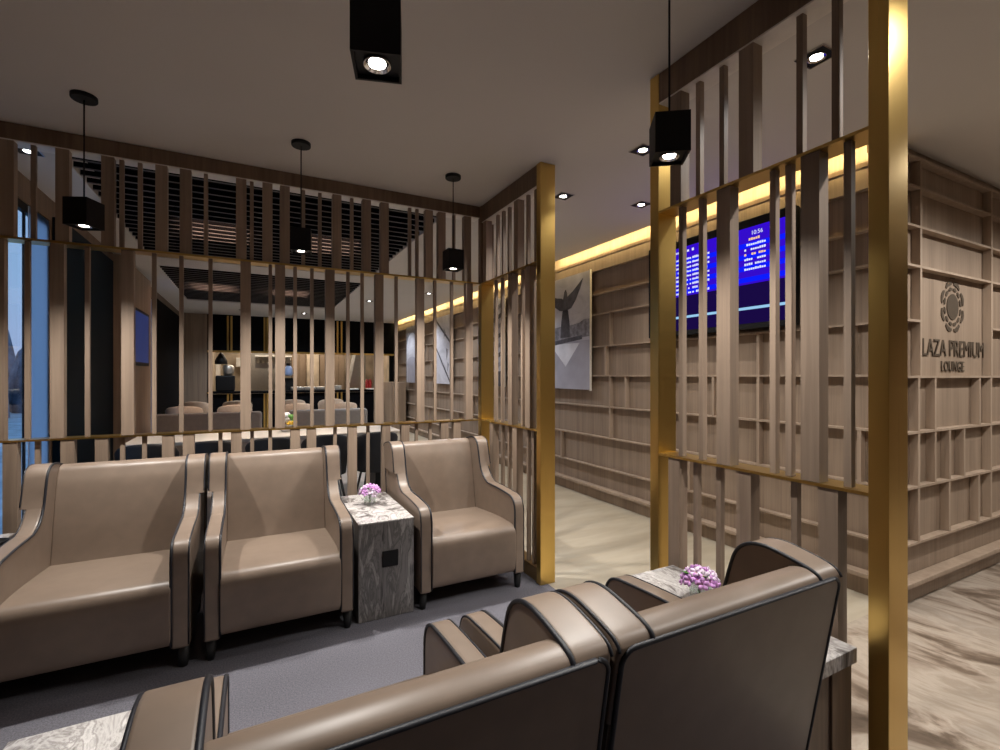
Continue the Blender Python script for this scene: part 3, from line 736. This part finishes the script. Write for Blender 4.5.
# ------------------------------------------------------------------ recessed downlights
def make_downlight():
    t = thing('recessed_downlight', 'x', 'downlight', (0, 0, 0), 'square recessed ceiling downlights')
    s = .055
    b = B()
    for (x0, x1, y0, y1) in ((-s-.006, s+.006, -s-.006, -s), (-s-.006, s+.006, s, s+.006), (-s-.006, -s, -s, s), (s, s+.006, -s, s)): b.box(x0, x1, y0, y1, CH-.006, CH-.0005)
    b.build('frame', M['reflector'], t)
    B().box(-s, s, -s, s, CH-.003, CH-.0005).build('baffle', M['black'], t)
    B().lathe([(.022, CH-.0031), (.034, CH-.010), (.036, CH-.010), (.036, CH-.0031)], n=24).build('reflector', M['reflector'], t)
    B().cyl((0, 0), .024, CH-.007, CH-.0032, 20).build('lamp_lens', M['lens_cool'], t)
    return t
dl = make_downlight()
DL = [(2.16, 1.20, 'recessed downlight seen through the upper slats of the right partition'), (2.11, 2.18, 'recessed downlight half hidden behind the right box pendant'), (2.11, 3.02, 'recessed downlight beside the left brass post'),
      (2.77, 2.88, 'recessed downlight in the gap, nearer the cove and right post'), (-1.22, 3.92, 'recessed downlight above the window at far left'), (2.6, 7.6, 'recessed downlight far down the corridor ceiling'), (2.3, 5.4, 'recessed downlight in the corridor past the corner pendant'),
      (1.9, 8.9, 'small recessed downlight over the dining area, farthest right'), (-.2, 11.3, 'small recessed downlight before the kitchen, left'), (1.0, 11.3, 'small recessed downlight before the kitchen, right')]
for i, (x, y, lab) in enumerate(DL):
    o = dl if i == 0 else dup(dl, (x, y, 0), 0, lab, 'square recessed ceiling downlights')
    o.location = (x, y, 0); o['label'] = lab
    pw = {0: 46, 1: 46, 2: 54, 3: 50, 4: 26, 5: 80, 6: 90, 7: 90, 8: 100, 9: 100}[i]
    spot('downlight_or_fill', (x, y, CH-.03), pw, 130, .8, NEUT if i < 5 else COOL)
for x, y, p in ((3.7, .42, 88), (4.9, .42, 88), (2.6, -.9, 22), (4.2, -1.5, 35), (5.9, -.3, 60), (2.2, .25, 60)): spot('downlight_or_fill', (x, y, CH-.03), p, 132 if y < 0 else 152, .6, NEUT)  # unseen spots; those behind the camera are added as fill
for y in (9.3, 11.0): spot('downlight_or_fill', (2.7, y, CH-.03), 80, 130, .8, COOL)

# cove lighting along the shelf wall
for y0 in (1.45, 5.2, 8.9):
    area('cove_strip', (3.262, y0+1.75, CH+.05), 3.5, .02, 17, (1., .76, .34), (math.radians(52), 0, math.radians(-90)))

# ------------------------------------------------------------------ louvred ceiling grids over the dining area
for k, (y0, y1) in enumerate(((3.80, 6.73), (7.27, 10.28))):
    t = thing('ceiling_louvre', ['black louvred ceiling grid just beyond the long partition', 'black louvred ceiling grid nearer the kitchen'][k], 'louvre', ((RX0+RX1)/2, (y0+y1)/2, CH))
    b = B(); b2 = B(); y = y0+.02
    while y < y1:
        b.box(RX0+.002, RX1-.002, y, y+.010, CH+.012, CH+.045); b2.box(RX0+.002, RX1-.002, y-.001, y+.011, CH+.007, CH+.0118); y += .145
    b.build('louvre_blades', M['black_paint'], t); b2.build('lit_blade_edges', plain('blade_lit_grey', (.20, .19, .185), rough=.6), t)  # grey strips paint the lit lower edge of the black blades
    B().box(RX0+.004, RX1-.004, y0, y1, CH+.30, CH+.315).build('backing', M['black_paint'], t)
for x, y, lab in ((-.33, 5.35, 'warm glowing lamp inside the near louvred ceiling, left'), (.72, 5.35, 'warm glowing lamp inside the near louvred ceiling, right'), (-.55, 8.7, 'warm glowing lamp inside the far louvred ceiling, left'), (.55, 8.7, 'warm glowing lamp inside the far louvred ceiling, right')):
    t = thing('louvre_lamp', lab, 'ceiling lamp', (x, y, CH+.29), 'warm lamps inside the louvres')
    B().box(x-.27, x+.27, y-.30, y+.30, CH+.055, CH+.060).build('glow_panel', M['warm_glow'], t)
    B().box(x-.28, x+.28, y-.31, y+.31, CH+.061, CH+.299).build('lamp_box', M['black'], t)
    spot('louvre_spot', (x, y, CH+.05), 200 if y < 7 else 170, 80, .8, WARM, .12)

# ------------------------------------------------------------------ dining area
t = thing('communal_table', 'long white topped communal table behind the partition', 'table', (.22, 5.6, 0))
B().box(-1.02, 1.46, 5.2, 6.0, .715, .75).build('table_top', M['white_top'], t, bevel=.006, seg=2)
for x in (-.8, .22, 1.24): B().box(x-.03, x+.03, 5.35, 5.85, .001, .714).build('leg', M['black'], t)
def tub(name, label, seatm, rimm, W=.25, H=.80, group=None):
    t = thing(name, label, 'chair', (0, 0, 0), group)
    n = 22
    b = B(); b2 = B()
    A = [math.radians(-20+220*k/n) for k in range(n+1)]      # wraps the rear (+y)
    top = lambda a: H-.13*(abs(a-PI/2)/1.9)**2
    ro, ri = W, W-.035
    rings = []
    for a in A:
        ht = top(a)
        rings.append([b.bm.verts.new((r*math.cos(a)*1.0, r*math.sin(a), z)) for r, z in ((ro-.03, .38), (ro, ht-.02), (ro-.01, ht), (ri+.01, ht), (ri, ht-.02), (ri-.02, .38))])
    for i in range(n):
        for k in range(6):
            f = b.bm.faces.new((rings[i][k], rings[i+1][k], rings[i+1][(k+1) % 6], rings[i][(k+1) % 6])); f.smooth = True
    b.bm.faces.new(rings[0][::-1]); b.bm.faces.new(rings[-1])
    b.build('backrest', rimm, t)
    B().lathe([(.10, .37), (W-.055, .375), (W-.05, .43), (W-.08, .46), (.01, .465)], n=24).build('seat', seatm, t)
    for sx in (-1, 1):
        for sy in (-1, 1): B().tube([(sx*.12, sy*.12, .37), (sx*.19, sy*.19, .002)], .013, 8, r1=.009).build('leg', M['leg'], t)
    return t
tc = tub('dining_chair', 'x', M['charcoal_fabric'], M['charcoal_fabric'], .225, .79, 'black chairs at the communal table')
bx = (-.80, -.33, .16, .64, 1.14)
pos = ('under the leftmost slats', 'second from the left', 'beneath the flower arrangement', 'second from the right', 'farthest right')
for i, x in enumerate(bx):
    lab = 'black tub chair back at the communal table, '+pos[i]
    # backs toward the camera
    o = tc if i == 0 else dup(tc, (x, 5.02, 0), PI, lab, 'black chairs at the communal table')
    o.location = (x, 5.02, 0); o.rotation_euler = (0, 0, PI); o['label'] = lab
cc = tub('dining_chair', 'x', M['grey_fabric'], M['cream_fabric'], .27, .86, 'cream rimmed tub chairs')
k = 0
for Y, rowname in ((9.55, 'nearer'), (11.1, 'farther')):
    for x, nm in ((-1.02, 'leftmost'), (-.28, 'second from left'), (.74, 'third from left'), (1.53, 'rightmost')):
        lab = 'cream rimmed tub chair beyond the grey sofas, %s row, %s' % (rowname, nm)
        o = cc if k == 0 else dup(cc, (x, Y, 0), 0, lab, 'cream rimmed tub chairs')
        o.location = (x, Y, 0); o.rotation_euler = (0, 0, PI if k % 2 == 0 else PI); o['label'] = lab; k += 1
for x0, x1, lab in ((-1.14, .115, 'grey upholstered sofa back beyond the white table, left'), (.46, 1.58, 'grey upholstered sofa back beyond the white table, right')):
    t = thing('sofa', lab, 'sofa', ((x0+x1)/2, 7.9, 0), 'grey sofas in the dining area')
    B().box(x0, x1, 7.50, 7.66, .08, .85).build('backrest', M['grey_fabric'], t, bevel=.04, seg=4)
    B().box(x0+.14, x1-.14, 7.66, 8.20, .10, .44).build('seat', M['grey_fabric'], t, bevel=.04, seg=3)
    for xx in (x0, x1-.13): B().box(xx, xx+.13, 7.661, 8.22, .08, .62).build('armrest', M['grey_fabric'], t, bevel=.03, seg=3)
    for xx in (x0+.07, x1-.07):
        for yy in (7.58, 8.12): B().cyl((xx, yy), .02, .001, .08, 12).build('leg', M['leg'], t)
t = thing('flower_arrangement', 'white, green and yellow flowers on the communal table', 'flowers', (.32, 5.6, .751))
B().lathe([(.05, .7515), (.06, .78), (.055, .83), (.05, .83), (.045, .76), (.001, .757)], c=(.32, 5.6), n=20).build('vase', M['white'], t)
b = B(); b2 = B(); b3 = B()
for i in range(9):
    a = 2.4*i; r = .022*math.sqrt(i)
    tgt = b if i % 3 else b2
    (b if r*math.cos(a) < .03 else b2).blob((.32+r*math.cos(a), 5.6+r*math.sin(a), .90+.03*math.cos(i)), .042, (1, 1, .8), 2)
for i in range(6): b3.blob((.33+.015*i, 5.52, .845+.012*(i % 2)), .018, (1, 1, 1), 1)
b.build('white_blooms', M['white_petal'], t); b2.build('foliage', M['green'], t); b3.build('yellow_blooms', M['yellow'], t)
tag(B().box(2.95, 3.29, 11.3, 12.2, .001, 1.20).build('low_cabinet', M['wood_shelf'], bevel=.004, seg=1), 'low oak cabinet in the far corner below the arch mural', 'cabinet')

# kitchen contents
def kx(px, Y=YK+.2): return X_at(px, Y)
t = thing('coffee_machine', 'black coffee machine with glass hopper on the hatch counter', 'coffee machine', (kx(225), YK+.2, 1.0))
x = kx(225.5); B().box(x-.19, x+.19, YK+.05, YK+.40, 1.001, 1.36).build('body', M['black'], t, bevel=.03, seg=3)
B().lathe([(.08, 1.361), (.12, 1.42), (.13, 1.55), (.09, 1.60), (.001, 1.61)], c=(x+.05, YK+.22), n=20).build('hopper', M['steel'], t)
t = thing('heat_lamp', 'black heat lamp hanging in the hatch above the coffee machine', 'lamp', (kx(221), YK+.25, 1.62))
x = kx(221); B().lathe([(.13, 1.62), (.13, 1.70), (.06, 1.84), (.02, 1.88)], c=(x, YK+.25), n=20).build('lamp_shade', M['black'], t)
B().cyl((x, YK+.25), .01, 1.88, CH-.001, 8).build('cord', M['black'], t)
for px, w, z0, z1, m, nm, lab, cat in ((243, .17, 1.60, 1.86, 'white', 'wall_cabinet', 'small white cabinet on the kitchen wall', 'cabinet'), (213, .17, 1.15, 1.75, 'white', 'wall_cabinet', 'pale cabinet at the left end of the kitchen', 'cabinet')):
    Y = YK+2.7; xx = X_at(px, Y)
    o = thing(nm, lab, cat, (xx, Y, z0)); B().box(xx-w, xx+w, Y, Y+.298, z0, z1).build('carcass', M[m], o, bevel=.004, seg=1); B().box(xx-w+.01, xx+w-.01, Y-.018, Y-.001, z0+.01, z1-.01).build('door', M[m], o)
t = thing('kitchen_shelf', 'bright steel shelf of hanging utensils in the kitchen', 'shelf', (kx(270), YK+2, 1.8))
Y = YK+1.6; x0, x1 = X_at(255, Y), X_at(292, Y)
B().box(x0, x1, Y, Y+.3, 1.86, 1.90).build('shelf_board', M['white'], t); B().box(x0, x1, Y+.28, Y+.3, 1.55, 1.86).build('back_panel', M['steel'], t)
for xx in (x0, x1-.02): B().box(xx, xx+.02, Y+.26, Y+.3, .001, 1.549).build('stand', M['steel'], t)
for i in range(9): B().cyl((x0+.08+i*.11, Y+.1), .03, 1.70, 1.859, 8, r2=.012).build('utensil', M['steel'], t)
for i, (px, w, m, lab) in enumerate(((262, .33, 'steel', 'steel fridge in the kitchen, left of the dark column'), (299, .19, 'brown_panel', 'tall beige brown kitchen cabinet, nearer the middle'), (313, .17, 'kitchen_wall', 'tall tan kitchen cabinet right of the brown one'), (325.5, .15, 'brown_panel', 'tall brown kitchen cabinet behind a wide slat'), (338.5, .17, 'brown_panel', 'tall brown kitchen cabinet above the stacked plates'))):
    Y = YK+2.3-.08*i; xx = X_at(px, Y)
    t = thing('tall_cabinet', lab, 'cabinet', (xx, Y, 0), 'tall kitchen cabinets')
    B().box(xx-w, xx+w, Y, Y+.4, .001, 2.0).build('carcass', M[m], t, bevel=.005, seg=1)
    B().box(xx-w+.01, xx-.005, Y-.02, Y-.001, .05, 1.97).build('door', M[m], t); B().box(xx+.005, xx+w-.01, Y-.02, Y-.001, .05, 1.97).build('door', M[m], t)
Y = YK+1.5; xx = X_at(358, Y)
t = thing('extractor_hood', 'slanted bright steel hood in the kitchen above food trays', 'hood', (xx, Y, 1.2))
B().prism([(xx-.28, 1.15), (xx+.22, 1.15), (xx+.22, 2.2), (xx-.08, 2.2)], Y, Y+.35, 'y').build('hood', M['steel'], t)
B().prism([(xx-.30, 1.15), (xx-.22, 1.15), (xx-.02, 2.2), (xx-.10, 2.2)], Y-.03, Y-.001, 'y').build('edge', M['white'], t)
B().box(xx-.28, xx+.22, Y, Y+.35, .001, 1.149).build('cooker', M['steel'], t)
for i, (px, r, n, lab) in enumerate(((336, .15, 5, 'stack of white plates on the counter'), )):
    for k in range(n):
        o = tag(B().lathe([(.07, 1.001+k*.022), (r, 1.016+k*.022), (r, 1.021+k*.022), (.06, 1.008+k*.022), (.001, 1.007+k*.022)], c=(kx(px), YK+.2), n=20).build('plate', M['white']), 'white plate in the pile on the hatch counter', 'plate', 'pile of plates on the hatch counter')
for px, lab in ((352, 'small white food tray right of the plates'), (372, 'long white food tray at the right of the hatch'), (385, 'white food tray at the far right end of the hatch')):
    x = kx(px); tag(B().box(x-.14, x+.14, YK+.02, YK+.3, 1.001, 1.035).build('food_tray', M['white'], bevel=.008, seg=2), lab, 'tray', 'food trays in the hatch')
for i, px in enumerate((367, 370)):
    x = kx(px, YK+.38); tag(B().lathe([(.035, 1.001), (.04, 1.02), (.04, 1.22), (.02, 1.25), (.02, 1.27)], c=(x, YK+.38), n=14).build('red_bottle', M['red']), 'red bottle standing behind the trays, '+('left one', 'right one')[i], 'bottle', 'red bottles in the hatch')
for i, px in enumerate((297, 309.5, 322)):
    x = kx(px); tag(B().box(x-.14, x+.14, YK+.06, YK+.36, 1.001, 1.09).build('chafing_dish', M['steel'], bevel=.02, seg=2), 'dark steel dish on the counter, '+('left', 'middle', 'right')[i]+' of three', 'dish', 'steel dishes on the counter')
t = thing('kettle', 'pale blue jug hung in the kitchen beside the bright shelf', 'jug', (kx(288), YK+.3, 1.3))
x = kx(288.5, YK+.3); B().lathe([(.08, 1.36), (.10, 1.40), (.09, 1.54), (.05, 1.60)], c=(x, YK+.3), n=16).build('body', plain('pale_blue', (.3, .4, .65), .4), t)
B().cyl((x, YK+.3), .055, 1.601, 1.66, 14).build('lid', M['black'], t)
B().box(x-.12, x+.12, YK+.37, YK+.44, 1.001, 1.30).build('stand', M['black'], t)
area('kitchen_light', (1.0, YK+1.3, CH-.02), 3.2, .8, 80, (1., .84, .66), (0, 0, 0))

# ------------------------------------------------------------------ world (dusk sky outside)
w = bpy.data.worlds.new('dusk'); scene.world = w; w.use_nodes = True
nt = w.node_tree; bg = nt.nodes['Background']
tcn = nt.nodes.new('ShaderNodeTexCoord'); sp = nt.nodes.new('ShaderNodeSeparateXYZ'); rp = nt.nodes.new('ShaderNodeValToRGB')
nt.links.new(tcn.outputs['Generated'], sp.inputs[0]); nt.links.new(sp.outputs['Z'], rp.inputs['Fac'])
rp.color_ramp.elements[0].position = 0.; rp.color_ramp.elements[0].color = (.46, .47, .60, 1)
rp.color_ramp.elements[1].position = .5; rp.color_ramp.elements[1].color = (.21, .36, .54, 1)
e = rp.color_ramp.elements.new(.15); e.color = (.36, .47, .62, 1)
nt.links.new(rp.outputs['Color'], bg.inputs['Color']); bg.inputs['Strength'].default_value = 1.3

# ------------------------------------------------------------------ camera and view
cam = bpy.data.cameras.new('camera'); co = bpy.data.objects.new('camera', cam); col.objects.link(co)
cam.sensor_width = 36.; cam.lens = 36.*F/1000.
co.location = (0, 0, 1.35); co.rotation_euler = (PI/2, 0, -math.radians(27.38))
cam.shift_y = .001; cam.clip_start = .02
scene.camera = co
vs = scene.view_settings
vs.view_transform = 'Standard'; vs.look = 'None'; vs.gamma = 1.; vs.use_curve_mapping = False; vs.exposure = 0.
scene.cycles.use_denoising = True
scene.cycles.max_bounces = 10; scene.cycles.diffuse_bounces = 5; scene.cycles.glossy_bounces = 5; scene.cycles.transparent_max_bounces = 12
scene.cycles.sample_clamp_indirect = 4.
scene.cycles.caustics_reflective = False; scene.cycles.caustics_refractive = False
for o in bpy.data.objects:
    if '_w' in o: del o['_w']
